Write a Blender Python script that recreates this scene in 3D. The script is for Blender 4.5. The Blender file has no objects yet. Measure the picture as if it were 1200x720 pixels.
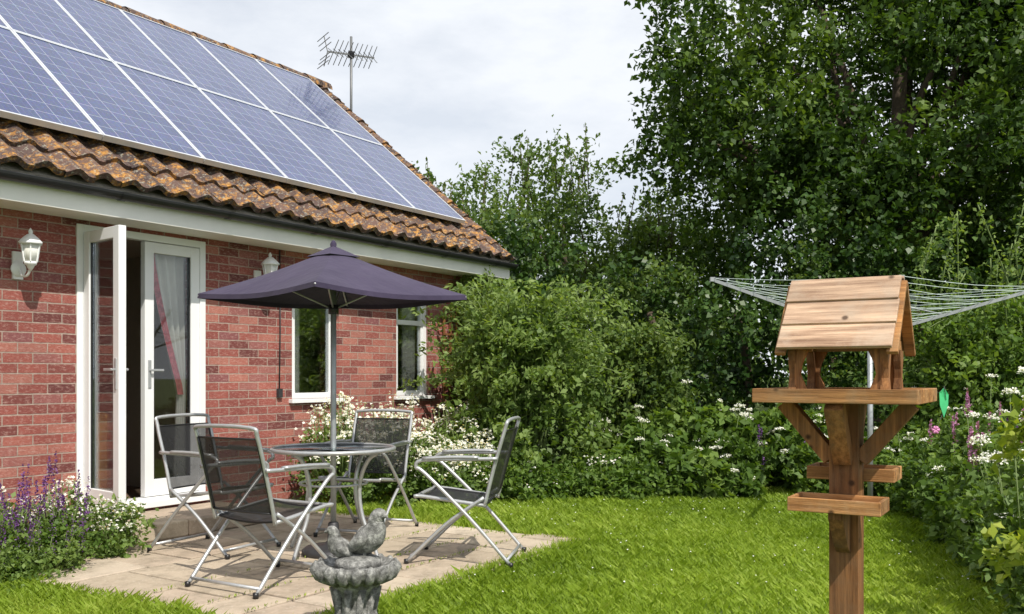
import bpy, math, random
import numpy as np
from mathutils import Vector, Matrix
random.seed(7)
rng=np.random.default_rng(7)
scene=bpy.context.scene
F=1100.0; CH=1.2
TH=math.atan2(.8395,.5433)
U=np.array([.5433,.8395]); N=np.array([.8395,-.5433]); P0=np.array([-3.17,6.83])
def W(s,t): return P0+s*U+t*N
def ST(x,y):
    dx=x-P0[0]; dy=y-P0[1]
    return dx*U[0]+dy*U[1], dx*N[0]+dy*N[1]

# ---------------- materials ----------------
def newmat(name):
    m=bpy.data.materials.new(name); m.use_nodes=True
    nt=m.node_tree; b=nt.nodes['Principled BSDF']
    return m,nt,b
def nd(nt,t,**k):
    n=nt.nodes.new(t)
    for a,v in k.items(): setattr(n,a,v)
    return n
def ramp(nt,fac,stops):
    r=nt.nodes.new('ShaderNodeValToRGB')
    e=r.color_ramp.elements
    while len(e)<len(stops): e.new(.5)
    for i,(p,c) in enumerate(stops):
        e[i].position=p; e[i].color=(*c,1) if len(c)==3 else c
    nt.links.new(fac,r.inputs[0]); return r.outputs[0]
def noise(nt,scale,detail=6,rough=.6,vec=None,coord='Object'):
    n=nt.nodes.new('ShaderNodeTexNoise')
    n.inputs['Scale'].default_value=scale; n.inputs['Detail'].default_value=detail; n.inputs['Roughness'].default_value=rough
    if vec is None:
        tc=nt.nodes.new('ShaderNodeTexCoord'); vec=tc.outputs[coord]
    nt.links.new(vec,n.inputs['Vector']); return n.outputs['Fac']
def mixc(nt,fac,a,b,mode='MIX'):
    m=nt.nodes.new('ShaderNodeMix'); m.data_type='RGBA'; m.blend_type=mode
    for sock,v in ((0,fac),(6,a),(7,b)):
        if isinstance(v,bpy.types.NodeSocket): nt.links.new(v,m.inputs[sock])
        elif sock==0: m.inputs[0].default_value=v
        else: m.inputs[sock].default_value=(*v,1)
    return m.outputs[2]
def bump(nt,b,h,strength=.4,dist=.01):
    n=nt.nodes.new('ShaderNodeBump'); n.inputs['Strength'].default_value=strength; n.inputs['Distance'].default_value=dist
    nt.links.new(h,n.inputs['Height']); nt.links.new(n.outputs[0],b.inputs['Normal'])
def simple(name,c,rough=.5,metal=0,var=.15,scale=20,bmp=.0,spec=.5):
    m,nt,b=newmat(name)
    f=noise(nt,scale)
    c2=tuple(x*(1-var) for x in c); c3=tuple(min(1,x*(1+var)) for x in c)
    nt.links.new(ramp(nt,f,[(.3,c2),(.7,c3)]),b.inputs['Base Color'])
    b.inputs['Roughness'].default_value=rough; b.inputs['Metallic'].default_value=metal
    b.inputs['Specular IOR Level'].default_value=spec
    if bmp: bump(nt,b,noise(nt,scale*3),bmp,.01)
    return m
def leafmat(name,cols,trans=.3,rough=.5,spec=.25):
    m,nt,b=newmat(name)
    a=nd(nt,'ShaderNodeAttribute',attribute_name='tint')
    c=ramp(nt,a.outputs['Fac'],[(i/(len(cols)-1),x) for i,x in enumerate(cols)])
    nt.links.new(c,b.inputs['Base Color']); b.inputs['Roughness'].default_value=rough
    b.inputs['Specular IOR Level'].default_value=spec
    tr=nd(nt,'ShaderNodeBsdfTranslucent')
    nt.links.new(mixc(nt,1.0,c,(1.6,1.6,.5),'MULTIPLY'),tr.inputs[0])
    mx=nd(nt,'ShaderNodeMixShader'); mx.inputs[0].default_value=trans
    nt.links.new(b.outputs[0],mx.inputs[1]); nt.links.new(tr.outputs[0],mx.inputs[2])
    out=[n for n in nt.nodes if n.type=='OUTPUT_MATERIAL'][0]
    nt.links.new(mx.outputs[0],out.inputs[0]); return m

M_white=simple('white_upvc',(.80,.81,.82),.35,0,.03,3)
M_fascia=simple('fascia_cream',(.84,.83,.80),.5,0,.05,4)
M_black=simple('black_plastic',(.015,.015,.017),.35,0,.2)
M_alu=simple('aluminium_tube',(.46,.47,.48),.36,.5,.10,30)
M_steel=simple('galvanised_steel',(.36,.38,.39),.45,.45,.12,30)
M_aer=simple('aerial_alloy',(.16,.165,.17),.5,.4,.12,30)
M_dark=simple('dark_metal',(.06,.06,.065),.5,.5,.2)
M_room=simple('room_plaster',(.45,.40,.33),.9,0,.05)
M_carpet=simple('carpet',(.18,.12,.08),.95,0,.2,60)
M_sofa=simple('sofa_fabric',(.60,.36,.08),.9,0,.15,30)
M_net=simple('net_curtain',(.75,.72,.70),.9,0,.06,12)
M_rose=simple('rose_curtain',(.50,.12,.15),.9,0,.4,25)
M_bulb=simple('frosted_lantern_glass',(.7,.7,.66),.15,0,.03)
M_mortar=simple('mortar',(.33,.30,.26),.95,0,.2,30,.4)
M_bark=simple('bark',(.09,.065,.045),.9,0,.4,14,.8)
M_stem=simple('plant_stem',(.12,.17,.05),.7,0,.3)
M_string=simple('plastic_line',(.60,.70,.67),.4,0,.05)

def brickmat():
    m,nt,b=newmat('red_brick')
    tc=nd(nt,'ShaderNodeTexCoord'); sp=nd(nt,'ShaderNodeSeparateXYZ'); nt.links.new(tc.outputs['Object'],sp.inputs[0])
    ad=nd(nt,'ShaderNodeMath',operation='ADD'); nt.links.new(sp.outputs[0],ad.inputs[0]); nt.links.new(sp.outputs[1],ad.inputs[1])
    cb=nd(nt,'ShaderNodeCombineXYZ'); nt.links.new(ad.outputs[0],cb.inputs[0]); nt.links.new(sp.outputs[2],cb.inputs[1])
    nz=nd(nt,'ShaderNodeTexNoise'); nz.inputs['Scale'].default_value=14; nz.inputs['Detail'].default_value=4; nt.links.new(cb.outputs[0],nz.inputs['Vector'])
    vm=nd(nt,'ShaderNodeVectorMath',operation='MULTIPLY_ADD'); nt.links.new(nz.outputs['Color'],vm.inputs[0])
    vm.inputs[1].default_value=(.007,.007,0); nt.links.new(cb.outputs[0],vm.inputs[2])
    br=nd(nt,'ShaderNodeTexBrick'); nt.links.new(vm.outputs[0],br.inputs['Vector'])
    br.inputs['Scale'].default_value=1; br.inputs['Brick Width'].default_value=.215; br.inputs['Row Height'].default_value=.0715
    br.inputs['Mortar Size'].default_value=.0050; br.inputs['Mortar Smooth'].default_value=.25; br.inputs['Bias'].default_value=0
    br.inputs['Color1'].default_value=(0,0,0,1); br.inputs['Color2'].default_value=(1,1,1,1); br.inputs['Mortar'].default_value=(.5,.5,.5,1)
    c=ramp(nt,br.outputs['Color'],[(0,(.13,.035,.034)),(.25,(.26,.068,.055)),(.55,(.35,.10,.078)),(.8,(.42,.16,.12)),(1,(.22,.072,.078))])
    mp=nd(nt,'ShaderNodeMapping'); mp.inputs['Scale'].default_value=(1,2.4,1); nt.links.new(cb.outputs[0],mp.inputs[0])
    n1=noise(nt,26,6,.8,mp.outputs[0])
    c=mixc(nt,ramp(nt,n1,[(.50,(0,0,0)),(.66,(.72,.72,.72))]),c,(.52,.35,.30))
    n2=noise(nt,52,5,.75,mp.outputs[0])
    c=mixc(nt,ramp(nt,n2,[(.30,(.75,.75,.75)),(.47,(0,0,0))]),c,(.12,.035,.03))
    n3=noise(nt,1.3,5,.65,cb.outputs[0])
    mc=ramp(nt,noise(nt,25,5,.7,cb.outputs[0]),[(.3,(.28,.20,.16)),(.7,(.50,.41,.35))])
    c=mixc(nt,br.outputs['Fac'],c,mc)
    c=mixc(nt,1.0,c,ramp(nt,n3,[(.3,(.76,.76,.78)),(.7,(1.12,1.10,1.10))]),'MULTIPLY')
    nt.links.new(c,b.inputs['Base Color']); b.inputs['Roughness'].default_value=.9
    inv=nd(nt,'ShaderNodeMath',operation='SUBTRACT'); inv.inputs[0].default_value=1; nt.links.new(br.outputs['Fac'],inv.inputs[1])
    a2=nd(nt,'ShaderNodeMath',operation='MULTIPLY_ADD'); nt.links.new(n2,a2.inputs[0]); a2.inputs[1].default_value=.6; nt.links.new(inv.outputs[0],a2.inputs[2])
    bump(nt,b,a2.outputs[0],.8,.008); return m
M_brick=brickmat()
def tilemat():
    m,nt,b=newmat('concrete_pantile')
    a=nd(nt,'ShaderNodeAttribute',attribute_name='tint')
    c=ramp(nt,a.outputs['Fac'],[(0,(.055,.036,.034)),(.5,(.10,.062,.052)),(1,(.15,.088,.068))])
    n=noise(nt,12,9,.8)
    l=ramp(nt,n,[(.51,(0,0,0)),(.57,(.95,.95,.95))])
    c=mixc(nt,l,c,ramp(nt,noise(nt,40),[(.35,(.30,.13,.03)),(.65,(.55,.28,.06))]))
    n2=noise(nt,34,7,.75)
    c=mixc(nt,ramp(nt,n2,[(.55,(0,0,0)),(.62,(.8,.8,.8))]),c,(.38,.37,.30))
    c=mixc(nt,1.0,c,ramp(nt,noise(nt,70,4,.7),[(.3,(.6,.6,.6)),(.7,(1.25,1.25,1.25))]),'MULTIPLY')
    nt.links.new(c,b.inputs['Base Color']); b.inputs['Roughness'].default_value=.9
    bump(nt,b,noise(nt,60,6,.75),.8,.01); return m
M_tile=tilemat()
PW,PH=.906,1.60
def solarmat():
    m,nt,b=newmat('solar_cells')
    tc=nd(nt,'ShaderNodeTexCoord')
    def br(w,h,ms):
        x=nd(nt,'ShaderNodeTexBrick'); x.offset=0; x.squash=1; nt.links.new(tc.outputs['Object'],x.inputs['Vector'])
        x.inputs['Scale'].default_value=1; x.inputs['Brick Width'].default_value=w; x.inputs['Row Height'].default_value=h
        x.inputs['Mortar Size'].default_value=ms; x.inputs['Mortar Smooth'].default_value=.1; return x
    b1=br(PW/6,PH/10,.0028)
    b1.inputs['Color1'].default_value=(.026,.040,.125,1); b1.inputs['Color2'].default_value=(.048,.064,.165,1); b1.inputs['Mortar'].default_value=(.28,.31,.40,1)
    b2=br(PW/18,PH/10,.0010)
    vo=nd(nt,'ShaderNodeTexVoronoi'); vo.inputs['Scale'].default_value=70; nt.links.new(tc.outputs['Object'],vo.inputs['Vector'])
    c=mixc(nt,.3,b1.outputs['Color'],vo.outputs['Color'],'SOFT_LIGHT')
    fm=nd(nt,'ShaderNodeMath',operation='MULTIPLY'); nt.links.new(b2.outputs['Fac'],fm.inputs[0]); fm.inputs[1].default_value=.3
    c=mixc(nt,fm.outputs[0],c,(.25,.28,.38))
    nt.links.new(c,b.inputs['Base Color']); b.inputs['Roughness'].default_value=.2
    b.inputs['Coat Weight'].default_value=.4; b.inputs['Coat Roughness'].default_value=.08
    return m
M_solar=solarmat()
M_frame=simple('panel_frame',(.70,.72,.75),.35,.4,.05)
def glassmat(name,base=.10,tint=(.85,.9,.88),mul=1.0):
    m,nt,b=newmat(name); nt.nodes.remove(b)
    g=nd(nt,'ShaderNodeBsdfGlossy'); g.inputs['Roughness'].default_value=.015; g.inputs[0].default_value=(.95,.97,1,1)
    t=nd(nt,'ShaderNodeBsdfTransparent'); t.inputs[0].default_value=(*tint,1)
    fr=nd(nt,'ShaderNodeFresnel'); fr.inputs[0].default_value=1.45
    ad=nd(nt,'ShaderNodeMath',operation='MULTIPLY_ADD'); nt.links.new(fr.outputs[0],ad.inputs[0]); ad.inputs[1].default_value=mul; ad.inputs[2].default_value=base
    mx=nd(nt,'ShaderNodeMixShader'); nt.links.new(ad.outputs[0],mx.inputs[0]); nt.links.new(t.outputs[0],mx.inputs[1]); nt.links.new(g.outputs[0],mx.inputs[2])
    out=[n for n in nt.nodes if n.type=='OUTPUT_MATERIAL'][0]; nt.links.new(mx.outputs[0],out.inputs[0]); return m
M_glass=glassmat('window_glass',.0,(.96,.98,.97),.75)
M_tglass=glassmat('table_glass',.16,(.62,.68,.67))
def meshfab():
    m,nt,b=newmat('textilene_mesh')
    b.inputs['Base Color'].default_value=(.016,.016,.018,1); b.inputs['Roughness'].default_value=.6
    t=nd(nt,'ShaderNodeBsdfTransparent'); mx=nd(nt,'ShaderNodeMixShader')
    f=ramp(nt,noise(nt,8),[(.2,(.78,.78,.78)),(.8,(.90,.90,.90))]); nt.links.new(f,mx.inputs[0])
    nt.links.new(t.outputs[0],mx.inputs[1]); nt.links.new(b.outputs[0],mx.inputs[2])
    out=[n for n in nt.nodes if n.type=='OUTPUT_MATERIAL'][0]; nt.links.new(mx.outputs[0],out.inputs[0]); return m
M_mesh=meshfab()
def fabric():
    m,nt,b=newmat('parasol_canvas')
    c=ramp(nt,noise(nt,3),[(.3,(.034,.026,.056)),(.7,(.054,.041,.082))])
    nt.links.new(c,b.inputs['Base Color']); b.inputs['Roughness'].default_value=.8
    b.inputs['Sheen Weight'].default_value=.1; b.inputs['Specular IOR Level'].default_value=.25
    bump(nt,b,noise(nt,4,3),.6,.03); return m
M_canvas=fabric()
def woodmat(name,dark,light,axis=0,stain=None):
    m,nt,b=newmat(name)
    tc=nd(nt,'ShaderNodeTexCoord'); mp=nd(nt,'ShaderNodeMapping')
    sc=[70,70,70]; sc[axis]=3.0; mp.inputs['Scale'].default_value=sc
    nt.links.new(tc.outputs['Object'],mp.inputs[0])
    f=noise(nt,1,8,.75,mp.outputs[0])
    c=ramp(nt,f,[(.30,dark),(.48,tuple((a+b_)/2 for a,b_ in zip(dark,light))),(.62,light)])
    mp2=nd(nt,'ShaderNodeMapping'); s2=[16,16,16]; s2[axis]=1.5; mp2.inputs['Scale'].default_value=s2; nt.links.new(tc.outputs['Object'],mp2.inputs[0])
    f2=noise(nt,1,5,.6,mp2.outputs[0])
    c=mixc(nt,1.0,c,ramp(nt,f2,[(.3,(.55,.50,.46)),(.65,(1.2,1.2,1.2))]),'MULTIPLY')
    if stain: c=mixc(nt,ramp(nt,noise(nt,9,6,.7),[(.46,(0,0,0)),(.66,(.6,.6,.6))]),c,stain)
    g=nd(nt,'ShaderNodeNewGeometry')
    c=mixc(nt,1.0,c,ramp(nt,g.outputs['Random Per Island'],[(0,(.74,.72,.70)),(1,(1.2,1.16,1.12))]),'MULTIPLY')
    vo=nd(nt,'ShaderNodeTexVoronoi'); vo.inputs['Scale'].default_value=11; nt.links.new(tc.outputs['Object'],vo.inputs['Vector'])
    c=mixc(nt,ramp(nt,vo.outputs['Distance'],[(.06,(.9,.9,.9)),(.13,(0,0,0))]),c,tuple(x*.35 for x in dark))
    nt.links.new(c,b.inputs['Base Color']); b.inputs['Roughness'].default_value=.78; b.inputs['Specular IOR Level'].default_value=.3
    bump(nt,b,f,.8,.005); return m
M_woodR=woodmat('weathered_roof_board',(.22,.13,.085),(.62,.45,.32),0,(.46,.38,.30))
M_wood=woodmat('stained_pine',(.15,.065,.022),(.54,.28,.105),0,(.36,.24,.13))
M_woodV=woodmat('stained_pine_upright',(.10,.043,.016),(.38,.185,.070),2,(.20,.12,.065))
def stonemat(name,cols,sc=14,b_=.8):
    m,nt,b=newmat(name)
    c=ramp(nt,noise(nt,sc,8,.7),[(.3,cols[0]),(.5,cols[1]),(.68,cols[2])])
    nt.links.new(c,b.inputs['Base Color']); b.inputs['Roughness'].default_value=.95
    bump(nt,b,noise(nt,sc*4,6,.7),b_,.01); return m
M_stone=stonemat('garden_stone',[(.05,.05,.045),(.22,.22,.21),(.52,.52,.49)],34,1.0)
def slabmat():
    m,nt,b=newmat('paving_slab')
    g=nd(nt,'ShaderNodeNewGeometry')
    c=ramp(nt,g.outputs['Random Per Island'],[(0,(.38,.31,.23)),(.4,(.49,.41,.31)),(.75,(.43,.34,.26)),(1,(.55,.47,.37))])
    n=noise(nt,6,8,.7)
    c=mixc(nt,ramp(nt,n,[(.35,(.65,.65,.65)),(.55,(0,0,0))]),c,(.22,.18,.13))
    n2=noise(nt,45,5,.7)
    c=mixc(nt,ramp(nt,n2,[(.56,(0,0,0)),(.70,(.5,.5,.5))]),c,(.60,.54,.45))
    nt.links.new(c,b.inputs['Base Color']); b.inputs['Roughness'].default_value=.9
    bump(nt,b,n2,.6,.008); return m
M_slab=slabmat()
def groundmat():
    m,nt,b=newmat('lawn_soil')
    n=noise(nt,1.2,8,.7); 
    c=ramp(nt,n,[(.3,(.06,.09,.018)),(.55,(.10,.15,.03)),(.75,(.14,.18,.045))])
    nt.links.new(c,b.inputs['Base Color']); b.inputs['Roughness'].default_value=1
    bump(nt,b,noise(nt,40),.8,.02); return m
M_ground=groundmat()
M_soil=stonemat('bed_soil',[(.05,.04,.025),(.08,.065,.04),(.12,.10,.06)],18)

L_oak=leafmat('oak_leaf',[(.022,.052,.010),(.055,.105,.018),(.135,.205,.034)],.30)
L_mid=leafmat('hawthorn_leaf',[(.045,.085,.025),(.090,.150,.036),(.17,.23,.06)],.34)
L_hedge=leafmat('ivy_leaf',[(.014,.038,.009),(.032,.072,.014),(.085,.150,.028)],.22,.4,.3)
L_bush=leafmat('shrub_leaf',[(.075,.13,.032),(.14,.22,.055),(.24,.32,.10)],.38)
L_herb=leafmat('herb_leaf',[(.05,.10,.018),(.10,.175,.032),(.19,.275,.06)],.35)
L_grass=leafmat('grass_blade',[(.135,.215,.018),(.245,.350,.035),(.40,.49,.10)],.42,.55)
L_white=leafmat('white_petal',[(.62,.63,.56),(.75,.75,.70),(.82,.82,.78)],.2)
L_yellow=leafmat('yellow_petal',[(.5,.32,.02),(.6,.42,.03)],.2)
L_purple=leafmat('purple_petal',[(.07,.02,.12),(.14,.05,.22),(.24,.11,.33)],.2)
L_pink=leafmat('pink_petal',[(.36,.14,.30),(.52,.26,.42)],.2)
L_lime=leafmat('lime_leaf',[(.14,.21,.03),(.27,.34,.05),(.42,.45,.10)],.35)

# ---------------- mesh builder ----------------
class MB:
    def __init__(s): s.v=[];s.f=[];s.mi=[];s.sm=[];s.mats=[];s.tint=[]
    def idx(s,m):
        if m not in s.mats: s.mats.append(m)
        return s.mats.index(m)
    def add(s,vs,fs,m,smooth=False,M=None,tint=.5):
        o=len(s.v); k=s.idx(m)
        for v in vs:
            v=Vector(v)
            if M is not None: v=M@v
            s.v.append(tuple(v)); s.tint.append(tint)
        for f in fs: s.f.append([o+i for i in f]); s.mi.append(k); s.sm.append(smooth)
    def box(s,x0,x1,y0,y1,z0,z1,m,M=None):
        s.add([(x0,y0,z0),(x1,y0,z0),(x1,y1,z0),(x0,y1,z0),(x0,y0,z1),(x1,y0,z1),(x1,y1,z1),(x0,y1,z1)],
          [(0,3,2,1),(4,5,6,7),(0,1,5,4),(1,2,6,5),(2,3,7,6),(3,0,4,7)],m,False,M)
    def beam(s,a,b,w,h,m,up=(0,0,1),M=None):
        a=Vector(a);b=Vector(b);d=(b-a);L=d.length;d.normalize();x=d.cross(Vector(up)).normalized();z=x.cross(d)
        R=Matrix((x,d,z)).transposed().to_4x4(); R.translation=a
        if M is not None: R=M@R
        s.box(-w/2,w/2,0,L,-h/2,h/2,m,R)
    def tube(s,pts,r,m,n=8,M=None,cap=True,flat=None):
        P=[Vector(p) for p in pts]; k=len(P)
        R=r if isinstance(r,(list,tuple)) else [r]*k
        T=[]
        for i in range(k):
            d=(P[min(i+1,k-1)]-P[max(i-1,0)]); T.append(d.normalized())
        ref=Vector((0,0,1)) if abs(T[0].z)<.9 else Vector((1,0,0))
        x=T[0].cross(ref).normalized(); vs=[]
        for i in range(k):
            x=(x-T[i]*x.dot(T[i])).normalized(); y=T[i].cross(x)
            for j in range(n):
                a=2*math.pi*j/n; q=x*math.cos(a)+y*math.sin(a)
                if flat: q=Vector((q.x*flat[0],q.y*flat[1],q.z*flat[2]))
                vs.append(P[i]+q*R[i])
        fs=[(i*n+j,i*n+(j+1)%n,(i+1)*n+(j+1)%n,(i+1)*n+j) for i in range(k-1) for j in range(n)]
        if cap: fs+= [tuple(range(n))[::-1], tuple((k-1)*n+j for j in range(n))]
        s.add(vs,fs,m,True,M)
    def lathe(s,prof,m,n=24,M=None,wob=0):
        vs=[];k=len(prof)
        for i,(r,z) in enumerate(prof):
            for j in range(n):
                a=2*math.pi*j/n; rr=r*(1+wob*(random.random()-.5)); vs.append((rr*math.cos(a),rr*math.sin(a),z))
        fs=[(i*n+j,i*n+(j+1)%n,(i+1)*n+(j+1)%n,(i+1)*n+j) for i in range(k-1) for j in range(n)]
        fs+=[tuple(range(n))[::-1],tuple((k-1)*n+j for j in range(n))]
        s.add(vs,fs,m,True,M)
    def build(s,name,parent=None,bev=0,loc=None,rot=None):
        me=bpy.data.meshes.new(name); me.from_pydata(s.v,[],s.f)
        for m in s.mats: me.materials.append(m)
        me.polygons.foreach_set('material_index',s.mi); me.polygons.foreach_set('use_smooth',s.sm)
        at=me.attributes.new('tint','FLOAT','POINT'); at.data.foreach_set('value',s.tint)
        me.update(); ob=bpy.data.objects.new(name,me); scene.collection.objects.link(ob)
        if parent: ob.parent=parent
        if loc is not None: ob.location=loc
        if rot is not None: ob.rotation_euler=(0,0,rot)
        if bev:
            b=ob.modifiers.new('bevel','BEVEL'); b.width=bev; b.segments=2; b.limit_method='ANGLE'; b.angle_limit=math.radians(50)
        return ob
def empty(name,loc=(0,0,0),rot=0):
    e=bpy.data.objects.new(name,None); scene.collection.objects.link(e); e.location=loc; e.rotation_euler=(0,0,rot); return e
def smooth_path(pts,n=6):
    P=[Vector(p) for p in pts]; out=[]
    for i in range(len(P)-1):
        p0=P[max(i-1,0)];p1=P[i];p2=P[i+1];p3=P[min(i+2,len(P)-1)]
        for k in range(n):
            t=k/n
            out.append(.5*((2*p1)+(-p0+p2)*t+(2*p0-5*p1+4*p2-p3)*t*t+(-p0+3*p1-3*p2+p3)*t**3))
    out.append(P[-1]); return out

# ---------------- leaves (numpy) ----------------
def unit(a): return a/np.maximum(np.linalg.norm(a,axis=1,keepdims=True),1e-6)
class Leaves:
    def __init__(s): s.p=[];s.a=[];s.n=[];s.l=[];s.w=[];s.t=[];s.m=[];s.mats=[]
    def add(s,p,a,n,l,w,t,mat):
        if mat not in s.mats: s.mats.append(mat)
        k=len(p)
        s.p.append(p);s.a.append(unit(a));s.n.append(n)
        s.l.append(np.broadcast_to(l,(k,)));s.w.append(np.broadcast_to(w,(k,)));s.t.append(np.clip(np.broadcast_to(t,(k,)),0,1));s.m.append(np.full(k,s.mats.index(mat)))
    def build(s,name,parent=None):
        p=np.concatenate(s.p);a=np.concatenate(s.a);n=np.concatenate(s.n);l=np.concatenate(s.l)[:,None];w=np.concatenate(s.w)[:,None];t=np.concatenate(s.t);m=np.concatenate(s.m)
        sd=unit(np.cross(a,n)); nn=np.cross(sd,a)
        k=len(p); V=np.empty((k,4,3),np.float32)
        V[:,0]=p-a*l*.5; V[:,1]=p+sd*w*.5+nn*w*.18-a*l*.05; V[:,2]=p+a*l*.5-nn*w*.1; V[:,3]=p-sd*w*.5+nn*w*.18-a*l*.05
        return meshq(name,V.reshape(-1,3),k,4,np.repeat(t,4),m,s.mats,parent)
def meshq(name,V,k,c,tint,mi,mats,parent):
    me=bpy.data.meshes.new(name); me.vertices.add(k*c); me.vertices.foreach_set('co',V.astype(np.float32).ravel())
    me.loops.add(k*c); me.loops.foreach_set('vertex_index',np.arange(k*c,dtype=np.int32))
    me.polygons.add(k); me.polygons.foreach_set('loop_start',np.arange(0,k*c,c,dtype=np.int32)); me.polygons.foreach_set('loop_total',np.full(k,c,dtype=np.int32))
    for x in mats: me.materials.append(x)
    me.polygons.foreach_set('material_index',mi.astype(np.int32))
    at=me.attributes.new('tint','FLOAT','POINT'); at.data.foreach_set('value',tint.astype(np.float32))
    me.update(calc_edges=True); me.validate()
    ob=bpy.data.objects.new(name,me); scene.collection.objects.link(ob)
    if parent: ob.parent=parent
    return ob
def rn(k): return unit(rng.normal(size=(k,3)))
def clump_leaves(L,C,R,mat,tw,lv,tl,leaf,spread,up=.3,shell=.45,tint_spread=.5,ratio=.62,droop=0):
    C=np.asarray(C,float);R=np.asarray(R,float)
    if R.ndim==1: R=np.repeat(R[:,None],3,1)
    k=len(C); ct=rng.uniform(0,1,k)
    ci=np.repeat(np.arange(k),tw)
    d=rn(len(ci)); rad=rng.uniform(0,1,len(ci))**shell
    P=C[ci]+d*R[ci]*rad[:,None]
    D=unit(d+rng.normal(size=d.shape)*.5+np.array([0,0,up]))
    ti=np.repeat(np.arange(len(ci)),lv)
    u=rng.uniform(0,1,len(ti))
    pos=P[ti]+D[ti]*(u*tl*rng.uniform(.6,1.3,len(ti)))[:,None]+rng.normal(size=(len(ti),3))*spread
    pos[:,2]=np.maximum(pos[:,2],.03)
    ax=D[ti]*.6+rn(len(ti)); ax[:,2]-=droop
    nn=rn(len(ti))*.8+np.array([.1,-.15,.75])
    tt=ct[ci][ti]*tint_spread+rng.uniform(0,1,len(ti))*(1-tint_spread)
    sz=leaf*rng.uniform(.6,1.3,len(ti))
    L.add(pos,ax,nn,sz,sz*ratio,tt,mat)
def envelope_clumps(center,rad,n,r0,r1,zmin=None,inner=.35,squash=.75):
    C=[];R=[]
    while len(C)<n:
        d=rn(1)[0]; q=rng.uniform(inner,1)**.6
        c=np.array(center)+d*np.array(rad)*q
        if zmin is not None and c[2]<zmin: continue
        r=rng.uniform(r0,r1); C.append(c);R.append((r,r,r*squash))
    return np.array(C),np.array(R)
def make_tree(name,base,height,center,rad,n,r0,r1,mat,tw,lv,tl,leaf,spread,trunk_r=.2,limbs=14,zmin=.4,extra=None,up=.3,shell=.45,squash=.75):
    e=empty(name)
    C,R=envelope_clumps(center,rad,n,r0,r1,zmin,squash=squash)
    if extra is not None:
        C=np.concatenate([C,np.array([x[0] for x in extra])]); R=np.concatenate([R,np.array([[x[1]]*3 for x in extra])])
    L=Leaves(); clump_leaves(L,C,R,mat,tw,lv,tl,leaf,spread,up,shell,.6); L.build('foliage',e)
    b=MB(); bx,by=base
    fork=Vector((bx+.1,by,height*.35))
    b.tube(smooth_path([(bx,by,-.1),(bx+.05,by,height*.18),fork,(center[0],center[1],center[2]+rad[2]*.5)]),[trunk_r*(1.25-.95*i/18) for i in range(19)],M_bark,10)
    for i in rng.choice(len(C),limbs,replace=False):
        c=Vector(C[i]); f=Vector((bx,by,0)).lerp(fork,random.uniform(.75,1.0)); f.z+=random.uniform(0,.25)*height*.5
        mid=f.lerp(c,.5)+Vector((random.uniform(-.3,.3),random.uniform(-.3,.3),random.uniform(.0,.4)))
        pp=smooth_path([f,mid,c],5); b.tube(pp,[trunk_r*.42*(1-.085*j) for j in range(len(pp))],M_bark,6)
    b.build('trunk_and_limbs',e); return e

# ================= GROUND =================
g=MB(); S=300
g.add([(-S,-S,0),(S,-S,0),(S,S,0),(-S,S,0)],[(0,1,2,3)],M_ground); g.build('ground')

# ================= HOUSE =================
house=empty('brick_house',(P0[0],P0[1],0),TH)
EZ=2.55; RT=-2.62; RZ=5.05; S0=-5.0; S1=4.85; VS=5.25
sl=math.hypot(.4-RT,RZ-EZ); cs=(.4-RT)/sl; sn=(RZ-EZ)/sl
w=MB()
DB,DT=.20,2.305
ops=[(0,1.143,DB,DT),(2.12,2.74,.98,2.07),(3.60,4.16,.98,2.07)]
cur=S0
for (a,b_,z0,z1) in ops:
    w.box(cur,a,0,.25,-.1,2.42,M_brick); w.box(a,b_,0,.25,-.1,z0,M_brick); w.box(a,b_,0,.25,z1,2.42,M_brick); cur=b_
w.box(cur,S1,0,.25,-.1,2.42,M_brick)
BT=-2*RT
w.box(S0,S1,BT-.25,BT,-.1,2.42,M_brick)
for x0,x1 in ((S0,S0+.25),(S1-.25,S1)):
    w.box(x0,x1,.25,BT-.25,-.1,2.42,M_brick)
    ym=BT/2; w.add([(x0,.02,2.42),(x0,BT-.02,2.42),(x0,ym,4.8),(x1,.02,2.42),(x1,BT-.02,2.42),(x1,ym,4.8)],[(0,2,1),(3,4,5),(0,1,4,3),(1,2,5,4),(2,0,3,5)],M_brick)
w.build('walls',house)
r=MB()
r.box(S0+.25,S1-.25,.25,BT-.25,2.30,2.34,M_room)
r.box(S0+.25,S1-.25,.25,BT-.25,.1,.16,M_carpet)
r.box(S0+.25,S1-.25,2.9,2.98,.16,2.30,M_room)
r.box(1.45,1.55,.25,2.9,.16,2.30,M_room); r.box(3.2,3.26,.25,2.9,.16,2.30,M_room)
r.build('interior',house)
sf=MB()
sf.box(.15,.95,1.2,1.9,.16,.62,M_sofa); sf.box(.15,.95,1.75,1.98,.62,1.05,M_sofa); sf.box(.05,.25,1.2,1.9,.62,.8,M_sofa)
sf.box(.25,.60,.5,.9,.16,.9,M_sofa)
sf.build('armchair',house,.04)
e=MB()
e.box(S0,VS-.05,-.36,-.003,2.335,2.35,M_fascia); e.box(S0,VS-.05,-.38,-.36,2.325,2.50,M_fascia)
e.build('fascia_and_soffit',house,.003)
gt=MB(); prof=[]
for i in range(11):
    a=math.pi*i/10; prof.append((-.432-.050*math.cos(a),2.49-.05*math.sin(a)))
inner=[(y*1+(-.432-y)*.08,z+.004) for y,z in prof][::-1]
pr=prof+inner; n=len(pr)
vs=[(S0,y,z) for y,z in pr]+[(VS-.02,y,z) for y,z in pr]
gt.add(vs,[(i,(i+1)%n,n+(i+1)%n,n+i) for i in range(n)]+[tuple(range(n)),tuple(range(n,2*n))[::-1]],M_black)
x=S0+.3
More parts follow.
